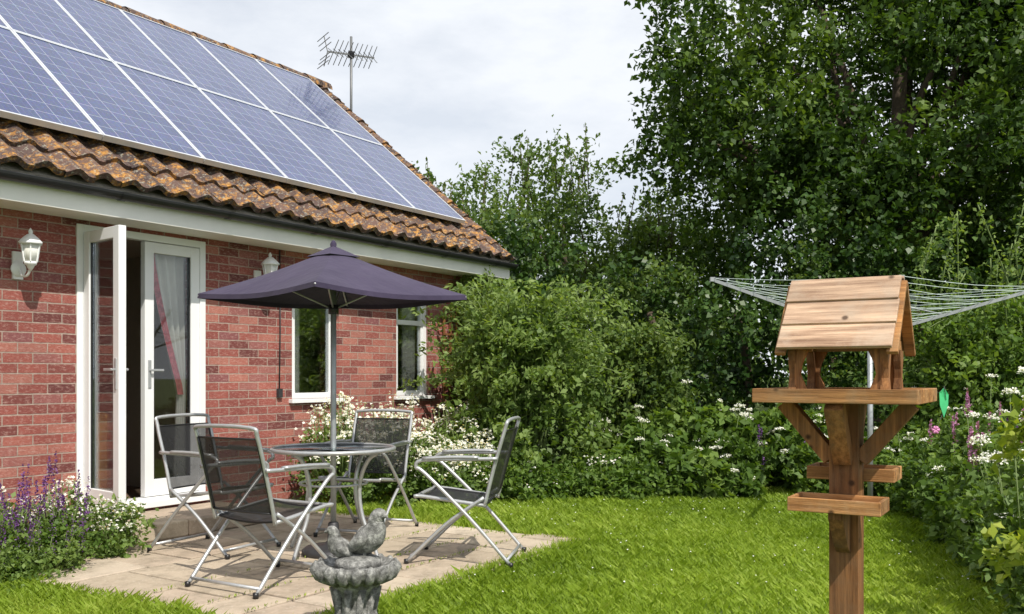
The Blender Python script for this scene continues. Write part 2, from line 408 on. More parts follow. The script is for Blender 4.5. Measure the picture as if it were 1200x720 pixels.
while x<VS:
    vs=[]
    for xx in (x,x+.045):
        for y,z in prof: vs.append((xx,-.432+(y+.432)*1.14,2.49+(z-2.49)*1.14+.002))
    m_=len(prof); gt.add(vs,[(i,i+1,m_+i+1,m_+i) for i in range(m_-1)],M_black); x+=.95
gt.build('gutter',house)
ro=MB()
def rp(s,r_,h,back=False):
    y=-.4+cs*r_ + (-sn*h); z=EZ+sn*r_+cs*h
    if back: y=2*(-RT)-y
    return (s,y,z)
for bk in (False,True):
    vs=[rp(S0-.3,0,-.03,bk),rp(VS-.03,0,-.03,bk),rp(VS-.03,sl,-.03,bk),rp(S0-.3,sl,-.03,bk),rp(S0-.3,0,-.06,bk),rp(VS-.03,0,-.06,bk),rp(VS-.03,sl,-.06,bk),rp(S0-.3,sl,-.06,bk)]
    ro.add(vs,[(0,1,2,3),(7,6,5,4),(0,4,5,1),(1,5,6,2),(3,7,4,0),(2,6,7,3)],M_mortar)
ro.build('roof_deck',house)
rt=MB(); TW=.215; GA=.27; nc=int(sl/GA)+1
for bk in (False,True):
  for k in range(nc):
    s=S0-.3; 
    while s<VS-.02:
        s2=min(s+TW,VS); j=random.uniform(-.006,.006); jr=random.uniform(-.012,.012); vs=[]; m_=9
        for (rr,h0) in ((k*GA+jr-.02,-.006),(k*GA+jr-.02,.036+j),(min((k+1)*GA,sl),.006)):
            for q in range(m_):
                u=q/(m_-1); ww=.5-.5*math.cos(2*math.pi*(u+.12)); ww=ww**1.3
                vs.append(rp(s+(s2-s+.006)*u,rr,h0+.046*ww*(1 if h0>-.001 else .95),bk))
        fs=[(a*m_+q,a*m_+q+1,(a+1)*m_+q+1,(a+1)*m_+q) for a in range(2) for q in range(m_-1)]
        if bk: fs=[f[::-1] for f in fs]
        rt.add(vs,fs,M_tile,False,None,random.random()); s+=TW
ob=rt.build('roof_tiles',house)
rd=MB(); x=S0-.3
while x<VS-.05:
    x1=min(x+.44,VS); vs=[]
    for xx,rr in ((x,.14),(x1+.01,.125)):
        for i in range(9):
            a=math.pi*i/8; vs.append((xx,-RT-rr*math.cos(a),RZ-.02+rr*math.sin(a)*.95))
    rd.add(vs,[(i,i+1,9+i+1,9+i) for i in range(8)],M_tile,True,None,random.random()); x+=.44
rd.tube([rp(VS-.035,r_,-.01) for r_ in (0,sl)],.035,M_mortar,8)
rd.tube([rp(VS-.035,r_,-.01,True) for r_ in (0,sl)],.035,M_mortar,8)
rd.build('ridge_and_verge',house)
sp=MB(); NP=8; SR=4.66
for row in range(2):
    for i in range(NP):
        x0=i*PW; y0=row*PH
        sp.box(x0+.022,x0+PW-.022,y0+.022,y0+PH-.022,0,.030,M_solar)
        for (a,b_,c,d) in ((x0+.003,x0+.02,y0+.003,y0+PH-.003),(x0+PW-.02,x0+PW-.003,y0+.003,y0+PH-.003),(x0+.02,x0+PW-.02,y0+.003,y0+.02),(x0+.02,x0+PW-.02,y0+PH-.02,y0+PH-.003)):
            sp.box(a,b_,c,d,-.01,.036,M_frame)
for yy in (.35,1.25,1.95,2.85): sp.box(-.02,NP*PW+.02,yy,yy+.04,-.05,-.012,M_alu)
so=sp.build('solar_panels',house)
ang=math.atan2(sn,cs); o=rp(SR-NP*PW,.46,.11)
so.matrix_local=Matrix.Translation(o)@Matrix.Rotation(ang,4,'X')
d=MB()
fw=.055; y0,y1=-.012,.07
d.box(0,fw,y0,y1,DB,DT,M_white); d.box(1.143-fw,1.143,y0,y1,DB,DT,M_white)
d.box(fw,1.143-fw,y0,y1,DT-fw,DT,M_white); d.box(fw,1.143-fw,y0,y1,DB,DB+.045,M_white)
d.box(-.03,1.175,-.06,y0-.001,DB-.03,DB+.02,M_white)
d.build('door_frame',house,.004)
def leaf(name,w_,loc,rot,handle):
    b=MB(); z0,z1=DB+.05,DT-fw-.005; st=.082
    b.box(0,st,0,.055,z0,z1,M_white); b.box(w_-st,w_,0,.055,z0,z1,M_white)
    b.box(st,w_-st,.002,.053,z1-st,z1,M_white); b.box(st,w_-st,.002,.053,z0,z0+.13,M_white)
    for (a,c,e0,e1) in ((st,st+.008,z0+.13,z1-st),(w_-st-.008,w_-st,z0+.13,z1-st)): b.box(a,c,.012,.043,e0,e1,M_black)
    b.box(st+.008,w_-st-.008,.024,.030,z0+.13,z1-st,M_glass)
    hx=w_-.04 if handle>0 else .04
    b.box(hx-.014,hx+.014,-.008,-.0005,1.1,1.32,M_alu); b.beam((hx,-.03,1.24),(hx-.11*handle,-.03,1.24),.014,.018,M_alu); b.beam((hx,0,1.24),(hx,-.035,1.24),.014,.014,M_alu)
    b.box(hx-.014,hx+.014,.0555,.063,1.1,1.32,M_alu); b.beam((hx,.085,1.24),(hx-.11*handle,.085,1.24),.014,.018,M_alu); b.beam((hx,.055,1.24),(hx,.09,1.24),.014,.014,M_alu)
    ob=b.build(name,house,.003); ob.location=loc; ob.rotation_euler=(0,0,rot); return ob
leaf('closed_door_leaf',.515,(.573,.0,0),0,-1)
leaf('open_door_leaf',.53,(.045,-.02,0),math.radians(-98),1)
for i,(a,b_,z0,z1) in enumerate(ops[1:]):
    b=MB(); f=.055; yy0,yy1=.04,.10
    b.box(a,a+f,yy0,yy1,z0,z1,M_white); b.box(b_-f,b_,yy0,yy1,z0,z1,M_white)
    b.box(a+f,b_-f,yy0,yy1,z1-f,z1,M_white); b.box(a+f,b_-f,yy0,yy1,z0,z0+f,M_white)
    zt=z1-.33
    if i==1: b.box(a+f,b_-f,yy0+.004,yy1-.004,zt,zt+.05,M_white)
    f2=.03
    b.box(a+f,a+f+f2,yy0+.01,yy1-.01,z0+f,z1-f,M_white); b.box(b_-f-f2,b_-f,yy0+.01,yy1-.01,z0+f,z1-f,M_white)
    b.box(a+f+f2,b_-f-f2,.066,.072,z0+f,z1-f,M_glass)
    b.box(a-.04,b_+.04,-.05,.039,z0-.035,z0,M_white)
    b.build('window',house,.003)
c=MB()
def curtain(x0,x1,z0,z1,y,mat,tie=False,amp=.025):
    nx,nz=40,18; vs=[]
    for j in range(nz+1):
        v=j/nz; z=z1+(z0-z1)*v
        for i in range(nx+1):
            u=i/nx; sh=1
            if tie: sh=1-.80*(v/.6)**1.3 if v<.6 else .20+.25*(v-.6)
            xx=x1-(x1-x0)*(1-u)*sh
            vs.append((xx,y+amp*math.sin(u*26),z))
    c.add(vs,[(j*(nx+1)+i,j*(nx+1)+i+1,(j+1)*(nx+1)+i+1,(j+1)*(nx+1)+i) for j in range(nz) for i in range(nx)],mat,True)
curtain(.70,1.06,.3,2.25,.15,M_net,True)
vs=[]
for j in range(15):
    v=j/14*.62; z=2.25+(.3-2.25)*v; xx=1.06-.36*(1-.80*(v/.6)**1.3 if v<.6 else .20)
    vs+=[(xx-.025,.115,z),(xx+.03,.11,z)]
c.add(vs,[(2*j,2*j+1,2*j+3,2*j+2) for j in range(14)],M_rose,True)
curtain(2.19,2.36,1.0,2.05,.16,M_net); curtain(3.90,4.10,1.0,2.05,.16,M_net)
c.build('curtains',house)
for s_,z_ in ((-.44,2.03),(1.70,2.10)):
    b=MB(); T=Matrix.Translation((s_,-.17,z_))
    b.lathe([(.05,0),(.055,.01),(.05,.02)],M_white,16,Matrix.Translation((s_,-.012,z_-.10))@Matrix.Rotation(math.pi/2,4,'X'))
    b.box(s_-.035,s_+.035,-.02,-.001,z_-.17,z_+.02,M_white)
    b.tube(smooth_path([(s_,-.02,z_-.06),(s_,-.06,z_-.14),(s_,-.13,z_-.15),(s_,-.17,z_-.10)]),.009,M_white,8)
    b.lathe([(.008,-.12),(.022,-.10),(.03,-.085),(.045,-.075),(.045,-.06)],M_white,6,T)
    b.lathe([(.042,-.06),(.062,.06)],M_bulb,6,T)
    for k in range(6):
        a=k*math.pi/3; b.beam((s_+.045*math.cos(a),-.17+.045*math.sin(a),z_-.06),(s_+.065*math.cos(a),-.17+.065*math.sin(a),z_+.06),.009,.009,M_white)
    b.lathe([(.082,.058),(.084,.07),(.055,.10),(.025,.125),(.012,.13),(.016,.145),(.008,.16),(.002,.17)],M_white,6,T)
    b.build('wall_lantern',house)
b=MB(); b.tube([(1.96,-.012,2.33),(1.965,-.012,1.6),(1.955,-.012,1.05)],.006,M_dark,6); b.box(1.93,1.98,-.03,-.001,1.0,1.08,M_dark)
b.build('wall_cable',house)
a=MB(); bx,by=5.30,2.2
a.tube([(bx,by,3.9),(bx,by,5.70)],.017,M_aer,8); a.beam((4.86,by,4.3),(bx,by,4.3),.02,.03,M_aer); a.beam((4.86,by,4.0),(bx,by,4.0),.02,.03,M_aer)
bd=Vector((.90,-.42,.05)).normalized(); sd=Vector((.42,.90,0)).normalized(); cen=Vector((bx,by,5.46))
a.beam(cen-bd*.33,cen+bd*.33,.018,.018,M_aer)
for k in range(9):
    p=cen+bd*(-.25+.07*k); L=.19-.006*k
    for tz in (.06,-.06):
        a.tube([p-sd*L+Vector((0,0,tz*1.8)),p,p+sd*L+Vector((0,0,tz*1.8))],.0055,M_aer,5)
for tz in (.06,.12,.18,-.06,-.12,-.18):
    p=cen-bd*.34+Vector((0,0,tz))-bd*abs(tz)*.3; a.tube([p-sd*.2,p+sd*.2],.0055,M_aer,5)
a.tube([cen-bd*.38+Vector((0,0,.2)),cen-bd*.33,cen-bd*.38-Vector((0,0,.2))],.007,M_aer,5)
a.box(bx-.03,bx+.03,by-.03,by+.03,5.42,5.50,M_black)
a.build('tv_aerial',house)
tr=MB()
for k in range(4): tr.box(4.38+k*.12,4.40+k*.12,-.04,-.02,.3,1.95,M_woodV)
for k in range(8): tr.box(4.35,4.80,-.055,-.041,.45+k*.2,.47+k*.2,M_woodV)
tr.build('wall_trellis',house)

# ================= PATIO =================
PSL,PSR,PT=-.95,1.9,3.2
pt=MB()
pt.box(PSL+.02,PSR-.02,-PT+.02,-.003,-.05,.012,M_soil)
yy=-PT; row=0
while yy<-.02:
    h=[.45,.3,.45,.6][row%4]; h=min(h,-.004-yy)
    if h<.08: break
    x=PSL+random.uniform(-.06,.0)
    while x<PSR-.05:
        ww=random.choice([.3,.45,.45,.6]); x1=min(x+ww,PSR+random.uniform(-.05,.05))
        if x1-x>.12:
            a=random.uniform(-.003,.003); cx,cy=(x+x1)/2,yy+h/2
            M=Matrix.Translation((cx,cy,0))@Matrix.Rotation(random.uniform(-.008,.008),4,'Z')@Matrix.Rotation(a,4,'X')
            gp=.008; pt.box(-(x1-x)/2+gp,(x1-x)/2-gp,-h/2+gp,h/2-gp,.0,.030+random.uniform(-.004,.004),M_slab,M)
        x=x1 if x1-x>.12 else x+.2
    yy+=h; row+=1
pt.build('patio_paving',None,.006,(P0[0],P0[1],0),TH)
st=MB()
st.box(-.25,.45,-.68,-.02,.031,.15,M_slab); st.box(.455,1.25,-.68,-.02,.031,.147,M_slab)
st.build('door_step',None,.012,(P0[0],P0[1],0),TH)

# ================= TABLE / PARASOL =================
TX,TY=-1.17,6.15
t=MB(); R_=.395; TZ=.685
t.lathe([(R_-.012,TZ+.002),(R_-.012,TZ+.010)],M_tglass,40)
ring=[]
for i in range(41): a=2*math.pi*i/40; ring.append((R_*math.cos(a),R_*math.sin(a),TZ+.004))
t.tube(ring,.014,M_alu,8,None,False)
ring2=[(x*.55,y*.55,TZ-.22) for x,y,z in ring]; t.tube(ring2,.008,M_alu,6,None,False)
for k in range(4):
    a=math.pi/4+k*math.pi/2+.25; c_,s_=math.cos(a),math.sin(a)
    pts=[(.37,TZ-.01),(.30,TZ-.05),(.24,TZ-.15),(.22,TZ-.28),(.25,.25),(.33,.10),(.37,.012)]
    t.tube(smooth_path([(c_*r_,s_*r_,z) for r_,z in pts],5),.013,M_alu,8)
    t.beam((c_*.38,s_*.38,TZ-.02),(0,0,TZ-.02),.018,.012,M_alu)
t.build('garden_table',None,0,(TX,TY,.03))
p=MB(); 
p.tube([(0,0,.0),(0,0,1.98)],.019,M_steel,12)
p.lathe([(.20,0),(.205,.03),(.18,.05),(.06,.07),(.04,.09),(.035,.20),(.028,.21)],M_dark,28)
AP=2.0; RZm=1.70; HD=.87; rt0=math.radians(4)
cor=[Vector((HD*math.cos(rt0+k*math.pi/2),HD*math.sin(rt0+k*math.pi/2),RZm)) for k in range(4)]
apx=Vector((0,0,AP))
def canopy_pt(k,u,v):
    A=cor[k];B=cor[(k+1)%4]
    e_=A.lerp(B,u); q=apx.lerp(e_,v)
    q.z-=.03*math.sin(math.pi*u)*v*v - .02*math.sin(math.pi*v)*math.sin(math.pi*u)
    q.z-=.02*math.sin(math.pi*v)
    inw=.05*math.sin(math.pi*u)*v
    q.x*=1-inw; q.y*=1-inw
    return q
n=10
for k in range(4):
    vs=[canopy_pt(k,i/n,j/n) for j in range(n+1) for i in range(n+1)]
    fs=[(j*(n+1)+i,(j+1)*(n+1)+i,(j+1)*(n+1)+i+1,j*(n+1)+i+1) for j in range(n) for i in range(n)]
    p.add(vs,fs,M_canvas,True)
    vs=[];
    for i in range(n+1):
        q=canopy_pt(k,i/n,1); vs+= [q,q+Vector((q.x*.004,q.y*.004,-.03))]
    p.add(vs,[(2*i,2*i+1,2*i+3,2*i+2) for i in range(n)],M_canvas,True)
    A=cor[k]; p.tube([apx-Vector((0,0,.03)),apx.lerp(A,.5)-Vector((0,0,.035)),A-Vector((0,0,.015))],.007,M_alu,6)
    m_=apx.lerp(A,.52)-Vector((0,0,.04)); p.tube([Vector((0,0,1.60)),m_],.006,M_alu,6)
p.lathe([(.034,1.57),(.034,1.63)],M_black,12); p.lathe([(.03,AP-.02),(.02,AP+.012),(.022,AP+.03),(.012,AP+.05),(.003,AP+.055)],M_canvas,12)
capc=[apx+Vector((c_.x*.2,c_.y*.2,(c_.z-AP)*.2+.006)) for c_ in cor]
p.add([apx+Vector((0,0,.02))]+capc,[(0,1,2),(0,2,3),(0,3,4),(0,4,1)],M_canvas)
p.build('garden_parasol',None,0,(TX,TY,.03))

# ================= CHAIRS =================
def chair(x,y,fx,fy,recl=0):
    b=MB(); W_=.265; r_=.0118
    top=(-.335-recl,.89)
    pts=[(-W_+.03,-.19,.36),(-W_+.03,-.25,.60),(-W_+.03,top[0]+.015,top[1]-.05),(-W_+.07,top[0],top[1]),(W_-.07,top[0],top[1]),(W_-.03,top[0]+.015,top[1]-.05),(W_-.03,-.25,.60),(W_-.03,-.19,.36)]
    b.tube(smooth_path(pts,4),r_,M_alu,8)
    pts=[(-W_+.03,-.20,.37),(-W_+.03,.20,.42),(-W_+.06,.245,.415),(W_-.06,.245,.415),(W_-.03,.20,.42),(W_-.03,-.20,.37)]
    b.tube(smooth_path(pts,4),r_,M_alu,8)
    for sx in (-1,1):
        X=sx*W_
        b.tube(smooth_path([(X,.235,.60),(X,.17,.56),(X,-.10,.30),(X,-.36,.012)],5),r_,M_alu,8)
        b.tube(smooth_path([(X*.93,-.19,.42),(X*.93,.05,.25),(X*.93,.30,.012)],5),r_,M_alu,8)
        b.tube(smooth_path([(X,.235,.60),(X,.20,.645),(X,-.05,.655),(X*.96,-.275,.66)],5),r_,M_alu,8)
        b.tube(smooth_path([(X,.19,.658),(X,0,.668),(X,-.16,.668)],4),[.021]*9,M_alu,8,None,True,(1,1,.5))
        for yy in (-.36,.30): b.lathe([(.015,0),(.016,.03)],M_black,8,Matrix.Translation((X if yy<0 else X*.93,yy,.0)))
    b.tube([(-W_,-.335,.045),(W_,-.335,.045)],.010,M_alu,8); b.tube([(-W_*.93,.27,.05),(W_*.93,.27,.05)],.010,M_alu,8)
    def sheet(fn,nx=6,ny=10):
        vs=[fn(i/nx,j/ny) for j in range(ny+1) for i in range(nx+1)]
        b.add(vs,[(j*(nx+1)+i,j*(nx+1)+i+1,(j+1)*(nx+1)+i+1,(j+1)*(nx+1)+i) for j in range(ny) for i in range(nx)],M_mesh,True)
    X=W_-.035
    def bk(u,v):
        z=.42+(.83-.42)*v; q=(z-.36)/(.89-.36); yb=-.19-(.145+recl)*q
        return (-X+2*X*u,yb-.02*math.sin(math.pi*u),z)
    def se(u,v):
        yb=-.17+.40*v; return (-X+2*X*u,yb,.375+.045*(v)-.02*math.sin(math.pi*u))
    sheet(bk); sheet(se)
    for v in (0,1): b.tube([bk(u/6,v) for u in range(7)],.006,M_black,6); b.tube([se(u/6,v) for u in range(7)],.007,M_black,6)
    for u in (0,1): b.tube([bk(u,v/8) for v in range(9)],.009,M_black,6); b.tube([se(u,v/8) for v in range(9)],.009,M_black,6)
    return b.build('garden_chair',None,0,(x,y,.03),math.atan2(fy,fx)-math.pi/2)
chair(-1.38,5.36,.52,.85)
chair(-1.97,6.32,.86,-.42)
chair(-1.10,7.02,-.30,-.95)
chair(-.32,6.02,-.98,.16,.0)

# ================= STONE BIRD BATH =================
b=MB()
b.lathe([(.15,0),(.155,.03),(.13,.05),(.10,.07),(.085,.10),(.08,.16),(.085,.20),(.105,.235),(.12,.25),(.115,.262),(.15,.275),(.178,.30),(.186,.325),(.18,.342),(.165,.345),(.15,.33),(.10,.315),(.03,.31)],M_stone,40,None,.05)
for k in range(18):
    a=k*2*math.pi/18; b.tube([(math.cos(a)*.128,math.sin(a)*.128,.262),(math.cos(a)*.172,math.sin(a)*.172,.29),(math.cos(a)*.192,math.sin(a)*.192,.325),(math.cos(a)*.178,math.sin(a)*.178,.348)],[.012,.022,.022,.012],M_stone,6)
for k in range(10):
    a=k*2*math.pi/10; b.tube([(math.cos(a)*.10,math.sin(a)*.10,.05),(math.cos(a)*.083,math.sin(a)*.083,.12),(math.cos(a+.15)*.10,math.sin(a+.15)*.10,.235)],[.02,.014,.02],M_stone,6)
def bird(ox,oy,oz,sc,rot):
    M=Matrix.Translation((ox,oy,oz))@Matrix.Rotation(rot,4,'Z')@Matrix.Scale(sc,4)
    path=[(-.125,0,.0),(-.10,0,.012),(-.07,0,.03),(-.035,0,.052),(0,0,.075),(.03,0,.10),(.045,0,.13),(.048,0,.152),(.052,0,.172),(.066,0,.184),(.082,0,.186),(.092,0,.183),(.108,0,.177)]
    rr=[.010,.018,.03,.045,.058,.058,.046,.036,.033,.033,.024,.010,.002]
    b.tube(smooth_path(path,3),[float(np.interp(i/3,range(13),rr)) for i in range(37)],M_stone,14,M)
    for sy in (-1,1):
        b.tube(smooth_path([(.035,sy*.042,.105),(0,sy*.052,.08),(-.05,sy*.04,.045),(-.11,sy*.015,.012)],4),[.012,.02,.026,.03,.03,.029,.027,.024,.02,.016,.012,.008,.004],M_stone,8,M)
        b.tube([(.0,sy*.02,.04),(.01,sy*.02,-.01)],.008,M_stone,6,M)
bird(.05,-.01,.365,1.08,math.radians(-25)); bird(-.06,.0,.345,.78,math.radians(190))
b.lathe([(.11,.33),(.10,.36),(.07,.375),(.03,.385)],M_stone,14,Matrix.Translation((.01,0,0)),.15)
b.build('stone_bird_bath',None,0,(-.715,4.30,0))

# ================= BIRD TABLE =================
b=MB()
b.box(-.041,.041,-.041,.041,0,1.125,M_woodV)
for k in range(4):
    y0_=-.19+k*.095; b.box(-.208,.208,y0_+.001,y0_+.094,1.128,1.142-.001*(k%2),M_wood)
for (x0,x1,y0,y1) in ((-.220,.220,-.202,-.191),(-.220,.220,.191,.202),(-.220,-.209,-.19,.19),(.209,.220,-.19,.19)):
    b.box(x0,x1,y0,y1,1.122,1.162,M_wood)
for dx,dy in ((1,0),(-1,0),(0,1),(0,-1)):
    L=.178 if dx else .165
    b.beam((dx*.041,dy*.041,.955),(dx*L,dy*L,1.118),.045,.05,M_woodV,(dy,dx,0))
RL=.155; RH=1.478; EH=1.272; RD=.160
for sy in (-1,1):
    dv=Vector((0,sy*RD,EH-RH)); L=dv.length; dn=dv.normalized(); nrm=Vector((0,sy*(RH-EH),RD)).normalized()
    for i in range(3):
        a0=i/3+.004; a1=(i+1)/3+.02
        p0=Vector((0,0,RH))+dn*L*a0; p1=Vector((0,0,RH))+dn*L*a1
        off0=nrm*.001; off1=nrm*.008; jx=random.uniform(-.004,.004)
        vs=[]
        for X in (-RL+jx,RL+jx):
            for pp,of in ((p0,off0),(p1,off1)):
                q=pp+of; vs.append((X,q.y,q.z)); q2=q+nrm*.012; vs.append((X,q2.y,q2.z))
        b.add(vs,[(0,1,3,2),(4,6,7,5),(1,5,7,3),(0,2,6,4),(2,3,7,6),(0,4,5,1)],M_woodR)
    for X in (-RL+.004,RL-.004):
        b.beam((X,sy*.004,RH-.012),(X,sy*(RD+.0),EH-.012),.014,.03,M_wood,(1,0,0))
for X in (-RL+.03,RL-.03):
    b.add([(X-.007,-RD+.045,EH+.03),(X-.007,RD-.045,EH+.03),(X-.007,0,RH-.008),(X+.007,-RD+.045,EH+.03),(X+.007,RD-.045,EH+.03),(X+.007,0,RH-.008)],[(0,2,1),(3,4,5),(0,1,4,3),(1,2,5,4),(2,0,3,5)],M_wood)
    b.box(X-.008,X+.008,-.13,.13,EH-.0,EH+.03,M_wood)
    for Y in (-.108,.108):
        prof=[(.028,0),(.024,.02),(.010,.05),(.013,.075),(.023,.10),(.028,.125),(.028,.130)]
        prof=[(w_,1.1425+z) for w_,z in prof]
        vs=[];k=len(prof)
        for xx in (X-.011,X+.011):
            for w_,z in prof: vs+= [(xx,Y-w_,z),(xx,Y+w_,z)]
        fs=[]
        for i in range(k-1):
            a=2*i; fs+=[(a,a+2,a+3,a+1),(2*k+a,2*k+a+1,2*k+a+3,2*k+a+2),(a,2*k+a,2*k+a+2,a+2),(a+1,a+3,2*k+a+3,2*k+a+1)]
        b.add(vs,fs,M_woodV)
for Y in (-.118,.118):
    for X in (-.112,.112):
        sx=1 if X<0 else -1
        prof=[(0,.0),(.034,.0),(.022,.03),(.010,.06),(.015,.09),(.032,.128),(0,.128)]
        k=len(prof); vs=[(X+sx*(u-.004),Y-.009,1.143+z) for u,z in prof]+[(X+sx*(u-.004),Y+.009,1.143+z) for u,z in prof]
        b.add(vs,[tuple(range(k)),tuple(range(k,2*k))[::-1]]+[(i,(i+1)%k,k+(i+1)%k,k+i) for i in range(k)],M_woodV)
def tray(cx,cy,z,lx,ly):
    b.box(cx-lx,cx+lx,cy-ly,cy+ly,z,z+.012,M_wood)
    for (x0,x1,y0,y1) in ((-lx-.01,lx+.01,-ly-.01,-ly),(-lx-.01,lx+.01,ly,ly+.01),(-lx-.01,-lx,-ly,ly),(lx,lx+.01,-ly,ly)):
        b.box(cx+x0,cx+x1,cy+y0,cy+y1,z-.003,z+.036,M_wood)
tray(0,-.112,.820,.115,.06); tray(0,.112,.890,.115,.06)
for sg,zz in ((-1,.817),(1,.887)):
    vs=[(x,sg*y,z) for x in (-.02,.02) for y,z in ((.042,zz-.13),(.042,zz),(.15,zz),(.15,zz-.02),(.075,zz-.11))]
    b.add(vs,[(0,1,2,3,4),(9,8,7,6,5),(0,5,6,1),(1,6,7,2),(2,7,8,3),(3,8,9,4),(4,9,5,0)],M_woodV)
BX,BY=.98,2.75
b.build('bird_feeding_table',None,.0022,(BX,BY,0),math.radians(-31))
L=Leaves(); k=500; q=rng.uniform(-1,1,(k,2)); c_,s_=math.cos(-math.radians(31)),math.sin(-math.radians(31))
lx,ly=q[:,0]*.19,q[:,1]*.17
pos=np.stack([BX+lx*c_-ly*s_,BY+lx*s_+ly*c_,np.full(k,1.146)],1)
L.add(pos,rn(k)*[1,1,.1],rn(k)*.2+[0,0,1],.006,.004,rng.uniform(0,1,k),L_yellow); L.build('bird_seed')
o=MB(); M_gp=simple('green_plastic',(.05,.42,.16),.3,0,.2); M_pk=simple('pink_plastic',(.55,.2,.4),.3,0,.2)
cx,cy=1.225,2.66
o.tube([(cx,cy,1.17),(cx+.005,cy,1.13)],.001,M_dark,4)
vs=[(cx,cy,1.165),(cx+.014,cy+.004,1.145),(cx+.011,cy,1.115),(cx-.002,cy-.003,1.08),(cx-.012,cy,1.115),(cx-.012,cy+.004,1.15)]
o.add(vs+[(x,y+.003,z) for x,y,z in vs],[(0,1,2,3,4,5),(11,10,9,8,7,6)]+[(i,(i+1)%6,6+(i+1)%6,6+i) for i in range(6)],M_gp)
for k in range(6):
    a=k*math.pi/3; o.tube([(cx-.025,cy,1.045),(cx-.025+.011*math.cos(a),cy,1.045+.011*math.sin(a))],[.002,.005],M_pk,6)
o.tube([(cx-.025,cy,1.045),(cx-.005,cy,1.09)],.001,M_dark,4)
o.build('hanging_leaf_ornament')

# ================= ROTARY AIRER =================
b=MB(); HX,HY=2.90,7.6; HZ=1.52
b.tube([(HX,HY,0),(HX,HY,HZ+.02)],.022,M_steel,12); b.tube([(HX,HY,HZ-.1),(HX,HY,1.84)],.016,M_steel,10)
b.lathe([(.04,0),(.045,.05),(.03,.08)],M_steel,12,Matrix.Translation((HX,HY,HZ-.05)))
tips=[]; AL=1.25; a0=math.radians(-12)
for k in range(4):
    a=a0+k*math.pi/2; tz=[1.88,1.97,2.00,1.86][k]
    tp=Vector((HX+AL*math.cos(a),HY+AL*math.sin(a),tz)); tips.append(tp); base=Vector((HX,HY,HZ))
    b.beam(base,tp,.026,.026,M_steel)
    m_=base.lerp(tp,.45); b.tube([(HX,HY,1.82),m_],.006,M_steel,6)
    b.box(tp.x-.02,tp.x+.02,tp.y-.02,tp.y+.02,tp.z-.015,tp.z+.02,M_steel)
for j in range(9):
    f=1-j*.085
    for k in range(4):
        A=Vector((HX,HY,HZ)).lerp(tips[k],f)+Vector((0,0,.015)); B=Vector((HX,HY,HZ)).lerp(tips[(k+1)%4],f)+Vector((0,0,.015))
        mid=(A+B)/2-Vector((0,0,.02+.03*random.random())); b.tube(smooth_path([A,mid,B],3),.0022,M_string,4)
b.build('rotary_clothes_airer')

# ================= TREES =================
make_tree('oak_tree',(5.5,13.8),7.5,(5.75,13.8,4.9),(3.5,2.2,3.6),165,.38,.85,L_oak,38,16,.28,.105,.06,.24,26,1.3,
   [((2.35,13.0,5.9),.45),((2.3,13.2,4.4),.5),((2.6,13,3.6),.6),((2.15,13.3,6.75),.3)],.3,.33,.65)
make_tree('oak_tree',(10.4,15),8,(10.2,15,5),(3.6,2.4,4.0),70,.6,1.0,L_oak,28,14,.45,.13,.08,.24,14,1.2)
for (x,y,cz,rx,rz,h) in ((.9,16.5,2.75,1.6,2.35,4),(-.9,18.5,2.9,1.7,2.3,4),(2.9,17.5,2.5,1.5,2.0,4),(-3.5,20,3,2.2,2.3,4)):
    e_=make_tree('hawthorn_tree',(x,y),h,(x,y,cz),(rx,1.5,rz),44,.4,.75,L_mid,26,14,.36,.095,.06,.12,10,.5,None,.8,.38)
L=Leaves(); b=MB()
for i in range(60):
    x=rng.uniform(-1.6,2.9); y=rng.uniform(15.8,17.6); z0=4.1+.5*math.sin(x*2.1)-.12*max(0,x-1)**2+rng.uniform(-.5,.2); h=rng.uniform(.5,1.2)
    dx,dy=rng.normal()*.12,rng.normal()*.12
    b.tube([(x,y,z0),(x+dx,y+dy,z0+h)],[.012,.004],M_bark,4)
    k=34; u=rng.uniform(0,1,k)
    pos=np.stack([x+dx*u,y+dy*u,z0+h*u],1)+rng.normal(size=(k,3))*.055*(1.2-u[:,None])
    L.add(pos,rn(k)+[0,0,.6],rn(k),.085,.045,rng.uniform(.3,1,k),L_mid)
sh=empty('sapling_shoots'); L.build('leaves',sh); b.build('shoots',sh)
hd=empty('ivy_hedge'); L=Leaves(); C=[];R=[]
for x in np.arange(-.6,9.5,.42):
    yb=11.6+.3*math.sin(x*1.3)-max(0,x-4)*.22
    top=2.75+.35*math.sin(x*1.7+1)+.25*math.sin(x*4.1)
    for z in np.arange(.25,top,.42):
        C.append((x+rng.normal()*.14,yb+rng.normal()*.22+z*.08,z)); r_=rng.uniform(.26,.50); R.append((r_,r_,r_*.85))
C=np.array(C);R=np.array(R); pick=rng.uniform(size=len(C))<.2
clump_leaves(L,C[~pick],R[~pick],L_hedge,28,13,.20,.078,.045,.1,.35,.5,.8,.4)
clump_leaves(L,C[pick],R[pick]*1.1,L_mid,28,13,.26,.07,.045,.3,.4,.5,.6,.1)
L.build('foliage',hd)
b=MB()
for x in np.arange(-.4,9.3,1.1):
    yb=11.8-max(0,x-4)*.22
    b.tube(smooth_path([(x,yb,0),(x+.1,yb+.05,1.0),(x-.05,yb+.1,2.0)]),.05,M_bark,6)
b.build('stems',hd)
L=Leaves(); C=[];R=[]
for i in range(150):
    a=rng.uniform(-1.0,1.15); d_=rng.uniform(30,40); x=d_*math.sin(a); y=d_*math.cos(a)
    z=rng.uniform(.5,4.2); C.append((x,y,z)); r_=rng.uniform(1.2,2.2); R.append((r_,r_,r_))
clump_leaves(L,C,R,L_mid,40,10,.8,.32,.3); L.build('distant_trees')

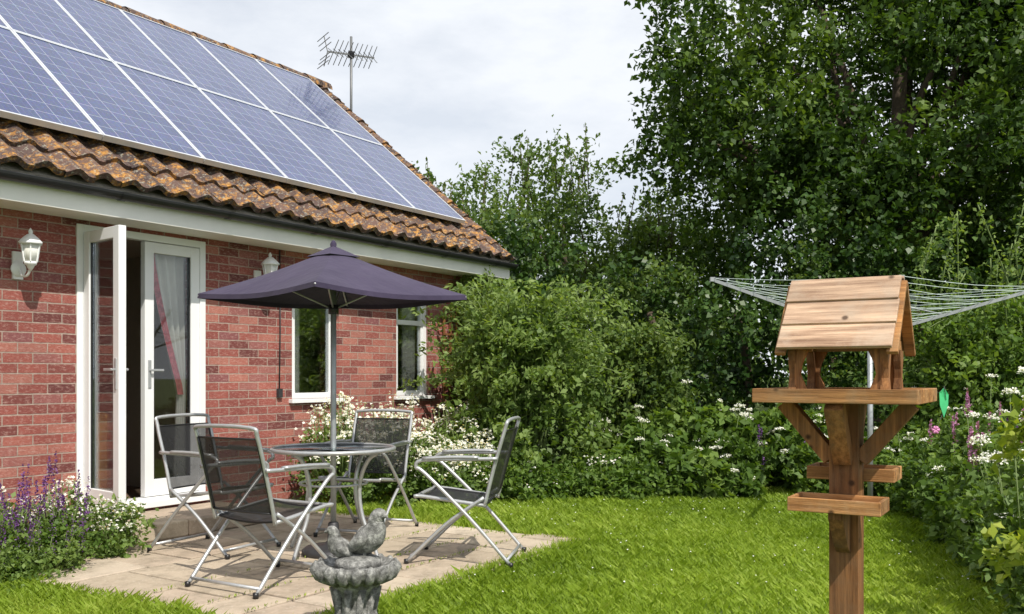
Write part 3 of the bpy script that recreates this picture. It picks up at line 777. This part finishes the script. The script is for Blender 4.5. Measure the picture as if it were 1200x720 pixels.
def shrub(name,cx,cy,rx,ry,h,mat,n,leafs,tw=22,lv=13,zlo=.15,leaf=.06,kk=60,over=1.0):
    e_=empty(name); L=Leaves(); C=[];R=[]
    for i in range(n):
        a=rng.uniform(0,2*math.pi); q=math.sqrt(rng.uniform(0,1)); z=rng.uniform(zlo,1)*h
        sh_=1-.55*(z/h)**2
        C.append((cx+rx*q*sh_*math.cos(a),cy+ry*q*sh_*math.sin(a),z)); r_=rng.uniform(.12,.26); R.append((r_,r_,r_*.8))
    clump_leaves(L,C,R,mat,tw,lv,.24,leaf,.035,.3,.5,.6)
    b=MB()
    for i in range(leafs):
        a=rng.uniform(0,2*math.pi); rr=rng.uniform(.7,1.3)*over; hh=h*rng.uniform(.65,1.3)
        tip=Vector((cx+rx*rr*math.cos(a)*.95,cy+ry*rr*math.sin(a)*.9,hh*.86)); mid=Vector((cx+rx*rr*.45*math.cos(a),cy+ry*rr*.45*math.sin(a),hh*.85))
        pp=smooth_path([(cx+rng.normal()*.1,cy+rng.normal()*.1,0),mid,tip],6); b.tube(pp,[.012-.0007*j for j in range(len(pp))],M_stem,5)
        k=kk; ii=rng.uniform(4,len(pp)-1.01,k); base=np.array([pp[int(j)].lerp(pp[int(j)+1],j%1) for j in ii])
        L.add(base+rng.normal(size=(k,3))*.04,rn(k)+[0,0,.2],rn(k)*.7+[0,-.1,.7],leaf*rng.uniform(.6,1.3,k),leaf*.45,rng.uniform(.4,1,k),mat)
    L.build('leaves',e_); b.build('branches',e_)
shrub('buddleia_shrub',.12,9.75,.90,.7,1.80,L_bush,50,100,16,12,.08,.072,80,1.15)
shrub('laurel_shrub',1.35,10.7,.7,.5,1.6,L_mid,50,20,22,12,.1,.07)
shrub('elder_shrub',5.0,9.6,1.1,.8,1.8,L_herb,80,30,22,12,.1,.07)
q=W(4.72,.28); shrub('climbing_shrub',q[0],q[1],.32,.22,2.0,L_bush,34,16,16,12,.1,.055)
L=Leaves(); b=MB()
for i in range(16):
    x=rng.uniform(4.0,6.3); y=rng.uniform(9.4,10.2); h=rng.uniform(2.2,3.0); dx=rng.normal()*.25
    pp=smooth_path([(x,y,0),(x+dx*.5,y,h*.6),(x+dx*1.4,y-.1,h)],5); b.tube(pp,.007,M_stem,5)
    k=90; ii=rng.uniform(4,len(pp)-1.01,k); base=np.array([pp[int(j)].lerp(pp[int(j)+1],j%1) for j in ii])
    L.add(base+rng.normal(size=(k,3))*.045,rn(k)+[0,0,.2],rn(k)*.7+[0,-.1,.7],.055,.035,rng.uniform(.4,1,k),L_bush)
e_=empty('rose_briar'); L.build('leaves',e_); b.build('canes',e_)

# ================= HERBACEOUS PLANTS =================
def herb(name,spots,leafm,flowerm,kind,leaf=.05,dens=1.0,flower=.02,up=.5,zlo=.05):
    e_=empty(name); L=Leaves(); b=MB()
    for (x,y,r_,h,nf) in spots:
        C=[];R=[]
        for i in range(max(4,int(18*dens*r_/.35))):
            a=rng.uniform(0,2*math.pi);q=math.sqrt(rng.uniform(0,1))*r_; z=rng.uniform(zlo,.82)*h*(1-.35*(q/r_)**2)
            C.append((x+q*math.cos(a),y+q*math.sin(a),z)); rr=rng.uniform(.07,.13); R.append((rr,rr,rr))
        clump_leaves(L,C,R,leafm,14,10,.10,leaf,.02,up,.6)
        for i in range(nf):
            a=rng.uniform(0,2*math.pi);q=math.sqrt(rng.uniform(0,1))*r_*1.05
            px,py=x+q*math.cos(a),y+q*math.sin(a); hz=h*rng.uniform(.6,1.15)*(1-.3*(q/r_)**2)
            b.tube([(x+q*.5*math.cos(a),y+q*.5*math.sin(a),h*.2),(px,py,hz)],.003,M_stem,4)
            if kind=='daisy':
                k=7; 
                pos=np.array([px,py,hz])+rng.normal(size=(k,3))*[.03,.03,.016]
                L.add(pos,rn(k)*[1,1,.2],rn(k)*.4+[.1,-.45,.7],flower,flower*.9,rng.uniform(0,1,k),flowerm)
                L.add(pos[:4]+[0,-.003,.005],rn(4)*[1,1,.2],rn(4)*.3+[0,-.3,.9],flower*.35,flower*.35,.5,L_yellow)
            elif kind=='umbel':
                k=50; rr=rng.uniform(.03,.07); aa=rng.uniform(0,2*math.pi,k); qq=np.sqrt(rng.uniform(0,1,k))*rr
                pos=np.stack([px+qq*np.cos(aa),py+qq*np.sin(aa),hz+.03-qq*.35+rng.normal(size=k)*.007],1)
                L.add(pos,rn(k)*[1,1,.2],rn(k)*.5+[0,-.5,.7],flower*.65,flower*.6,rng.uniform(0,1,k),flowerm)
                for j in range(6):
                    a2=j*math.pi/3; b.tube([(px,py,hz-.02),(px+rr*.7*math.cos(a2),py+rr*.7*math.sin(a2),hz+.02)],.0015,M_stem,3)
            elif kind=='spike':
                k=44; u=rng.uniform(0,1,k); hh=rng.uniform(.12,.24)
                pos=np.stack([np.full(k,px),np.full(k,py),hz+hh*u],1)+rng.normal(size=(k,3))*(.013*(1.1-u[:,None]))
                L.add(pos,rn(k)+[0,0,.4],rn(k),flower,flower*.6,rng.uniform(0,1,k),flowerm)
    L.build('leaves',e_); b.build('stems',e_); return e_
def wl(s,t,*r_): q=W(s,t); return (q[0],q[1],*r_)
herb('feverfew',[wl(2.2,.45,.3,.92,80),wl(2.6,.75,.34,.82,110),wl(3.0,.5,.36,.92,110),wl(3.5,.8,.38,.82,140),wl(4.0,.7,.38,.85,120),wl(4.35,1.0,.34,.7,90),wl(3.3,1.2,.3,.55,80),wl(2.5,.3,.22,1.05,40),wl(2.9,1.1,.25,.6,60)],L_bush,L_white,'daisy',.045,1.1,.033)
herb('feverfew',[wl(-.42,.62,.22,.48,60),wl(-.75,.55,.24,.44,50),wl(-.22,.80,.14,.36,24)],L_bush,L_white,'daisy',.04,1.0,.024)
herb('purple_salvia',[wl(-.62,.75,.22,.46,30),wl(-.95,.8,.24,.44,24),wl(-1.25,.6,.25,.38,12)],L_herb,L_purple,'spike',.035,1.1,.016)
herb('catmint',[wl(-.85,.98,.24,.26,22),wl(-1.15,.95,.25,.30,20),wl(-1.5,1.0,.3,.3,10)],L_bush,L_purple,'spike',.03,1.2,.010)
sp_=[]
for i in range(38):
    x=rng.uniform(1.0,4.2); y=rng.uniform(9.2,10.6)-max(0,x-3)*.5; sp_.append((x,y,rng.uniform(.25,.42),rng.uniform(.5,1.05)*(1 if y>9.6 else .6),int(rng.integers(1,8))))
herb('cow_parsley',sp_,L_herb,L_white,'umbel',.10,1.1,.026)
sp_=[]
for i in range(28):
    x=rng.uniform(-.7,1.6); y=rng.uniform(8.8,9.3)+.1*x; sp_.append((x,y,rng.uniform(.16,.28),rng.uniform(.22,.45),int(rng.integers(0,6))))
herb('border_perennials',sp_,L_herb,L_white,'daisy',.055,1.2,.024)
sp_=[]
for i in range(62):
    y=rng.uniform(4.6,9.6); x=2.74+(y-5.08)*.20+abs(rng.normal())*.42+.12; e0=x-(2.63+(y-5.08)*.2)
    sp_.append((x,y,rng.uniform(.18,.34),min(1.1,.30+e0*.9+rng.uniform(-.05,.15)),int(rng.integers(0,6))))
herb('hogweed',sp_,L_herb,L_white,'umbel',.06,1.1,.024)
herb('hogweed',[(2.42,4.35,.16,1.12,8),(2.55,4.6,.2,1.15,8),(2.75,4.95,.24,1.12,8),(2.95,5.4,.25,1.1,7),(2.50,4.3,.16,.7,6),(2.78,5.3,.2,.6,7)],L_bush,L_white,'umbel',.05,.9,.024)
herb('foxglove',[(3.1,6.0,.2,.95,6),(3.3,6.6,.22,1.0,6),(3.6,7.4,.28,1.0,6),(2.75,5.0,.12,1.05,3)],L_herb,L_pink,'spike',.07,1.0,.028)
herb('lupin',[(2.95,9.2,.2,.75,4),(2.3,9.35,.2,.7,3),(3.0,5.7,.15,.95,4)],L_herb,L_purple,'spike',.07,1.0,.022)
herb('golden_euonymus',[(2.20,3.95,.08,1.25,0)],L_lime,L_white,'daisy',.06,1.1,.02,.5,.45)

# ================= GRASS =================
def grass(n):
    X=rng.uniform(-6,8,n*4); Y=3.2+8.2*rng.uniform(0,1,n*4)**1.25
    s,t=ST(X,Y)
    ok=(t>0.0)&~((s>PSL)&(s<PSR)&(t<PT))
    ok&=(np.abs(X)<.62*Y+1.0)
    ok&=~((s<PSL+.7)&(t<.9)&(s>-1.6))
    X=X[ok][:n];Y=Y[ok][:n]; k=len(X)
    tuft=.5+.5*np.sin(X*3.1+np.sin(Y*2.3)*1.7)*np.sin(Y*2.7+np.cos(X*1.9)*2)
    fine=.5+.5*np.sin(X*9.3+2*np.sin(Y*5.1))*np.sin(Y*8.7+2*np.cos(X*6.1))
    big=.5+.5*np.sin(X*.9+1.3*np.sin(Y*.7))*np.cos(Y*1.1+X*.4)
    s,t=ST(X,Y)
    edge=np.exp(-np.minimum(np.abs(t-PT)+10*((s<PSL)|(s>PSR)),np.abs(s-PSR)+10*(t>PT))*9)
    h=rng.uniform(.022,.062,k)*(.65+.5*tuft+.45*fine)+edge*.035*rng.uniform(0,1,k)
    a=rng.uniform(0,2*np.pi,k); w_=rng.uniform(.0022,.0042,k)*(.7+Y*.09)
    lean=rng.uniform(.2,1.2,k)*h; la=a+np.pi/2+rng.normal(size=k)*.5
    V=np.empty((k,4,3))
    V[:,0]=np.stack([X-np.cos(a)*w_,Y-np.sin(a)*w_,np.zeros(k)],1); V[:,1]=np.stack([X+np.cos(a)*w_,Y+np.sin(a)*w_,np.zeros(k)],1)
    mx=X+np.cos(la)*lean*.35; my=Y+np.sin(la)*lean*.35
    V[:,2]=np.stack([mx+np.cos(a)*w_*.8,my+np.sin(a)*w_*.8,h*.62],1)
    V[:,3]=np.stack([X+np.cos(la)*lean,Y+np.sin(la)*lean,h],1)
    tint=np.clip(rng.uniform(0,.55,k)+.2*(tuft-.3)+.2*(fine-.3)+.4*(big-.3),0,1)
    return meshq('lawn_grass',V.reshape(-1,3),k,4,np.repeat(tint,4),np.zeros(k),[L_grass],None)
grass(300000)
L=Leaves(); k=300; X=rng.uniform(-.5,4,k);Y=rng.uniform(4.8,9.3,k); s,t=ST(X,Y); ok=~((s<PSR+.05)&(t<PT+.05)); X=X[ok];Y=Y[ok];k=len(X)
L.add(np.stack([X,Y,rng.uniform(.045,.07,k)],1),rn(k)*[1,1,.2],rn(k)*.3+[0,-.3,.9],.013,.012,.8,L_white); L.build('lawn_daisies')
L=Leaves(); k=1700; s=rng.uniform(PSL,PSR,k); t=PT-np.abs(rng.normal(size=k))*.06; k2=700
s=np.concatenate([s,PSR-np.abs(rng.normal(size=k2))*.05]); t=np.concatenate([t,rng.uniform(0,PT,k2)])
k3=500; gy=rng.choice([PT-.45,PT-.75,PT-1.2],k3); s=np.concatenate([s,rng.uniform(PSL,PSR,k3)]); t=np.concatenate([t,gy+rng.normal(size=k3)*.004])
p_=P0[None]+s[:,None]*U[None]+t[:,None]*N[None]; k=len(s)
ln=np.where(np.arange(k)<2400,.055,.022)
L.add(np.concatenate([p_,np.full((k,1),.04)],1),rn(k)*[.6,.6,.3]+[0,0,.9],rn(k),ln,.006,rng.uniform(0,1,k),L_grass); L.build('edge_grass')

# ================= WORLD / SUN / CAMERA =================
el=math.radians(51); az=math.radians(152)
wd=bpy.data.worlds.new('World'); scene.world=wd; wd.use_nodes=True; nt=wd.node_tree
bg=nt.nodes['Background']; sky=nt.nodes.new('ShaderNodeTexSky'); sky.sky_type='NISHITA'; sky.sun_disc=False
sky.sun_elevation=el; sky.sun_rotation=az; sky.air_density=1.0; sky.dust_density=.6
tc=nt.nodes.new('ShaderNodeTexCoord'); mp=nt.nodes.new('ShaderNodeMapping'); mp.inputs['Scale'].default_value=(1,1,2.6); mp.inputs['Location'].default_value=(.35,.1,.2)
nt.links.new(tc.outputs['Generated'],mp.inputs[0])
nz=nt.nodes.new('ShaderNodeTexNoise'); nz.inputs['Scale'].default_value=2.4; nz.inputs['Detail'].default_value=9; nz.inputs['Roughness'].default_value=.58; nt.links.new(mp.outputs[0],nz.inputs['Vector'])
rr=nt.nodes.new('ShaderNodeValToRGB'); rr.color_ramp.elements[0].position=.40; rr.color_ramp.elements[0].color=(.72,.72,.72,1); rr.color_ramp.elements[1].position=.56; rr.color_ramp.elements[1].color=(1,1,1,1)
nt.links.new(nz.outputs['Fac'],rr.inputs[0])
mx=nt.nodes.new('ShaderNodeMix'); mx.data_type='RGBA'; nt.links.new(rr.outputs[0],mx.inputs[0]); nt.links.new(sky.outputs[0],mx.inputs[6]); mx.inputs[7].default_value=(9.0,9.35,9.9,1)
nt.links.new(mx.outputs[2],bg.inputs[0]); bg.inputs[1].default_value=.105
sd=bpy.data.lights.new('sun','SUN'); sd.energy=5.0; sd.angle=math.radians(.53); sd.color=(1,.94,.84)
so=bpy.data.objects.new('sun',sd); scene.collection.objects.link(so)
tos=Vector((math.sin(az)*math.cos(el),math.cos(az)*math.cos(el),math.sin(el)))
so.rotation_euler=tos.to_track_quat('Z','Y').to_euler(); so.location=(5,-5,10)
cd=bpy.data.cameras.new('camera'); cd.sensor_width=36; cd.lens=36*F/1200; cd.shift_y=80/1200; cd.clip_end=2000; cd.clip_start=.05
co=bpy.data.objects.new('camera',cd); scene.collection.objects.link(co); co.location=(0,0,CH); co.rotation_euler=(math.pi/2,0,0)
scene.camera=co
scene.view_settings.view_transform='Standard'; scene.view_settings.look='None'; scene.view_settings.exposure=0
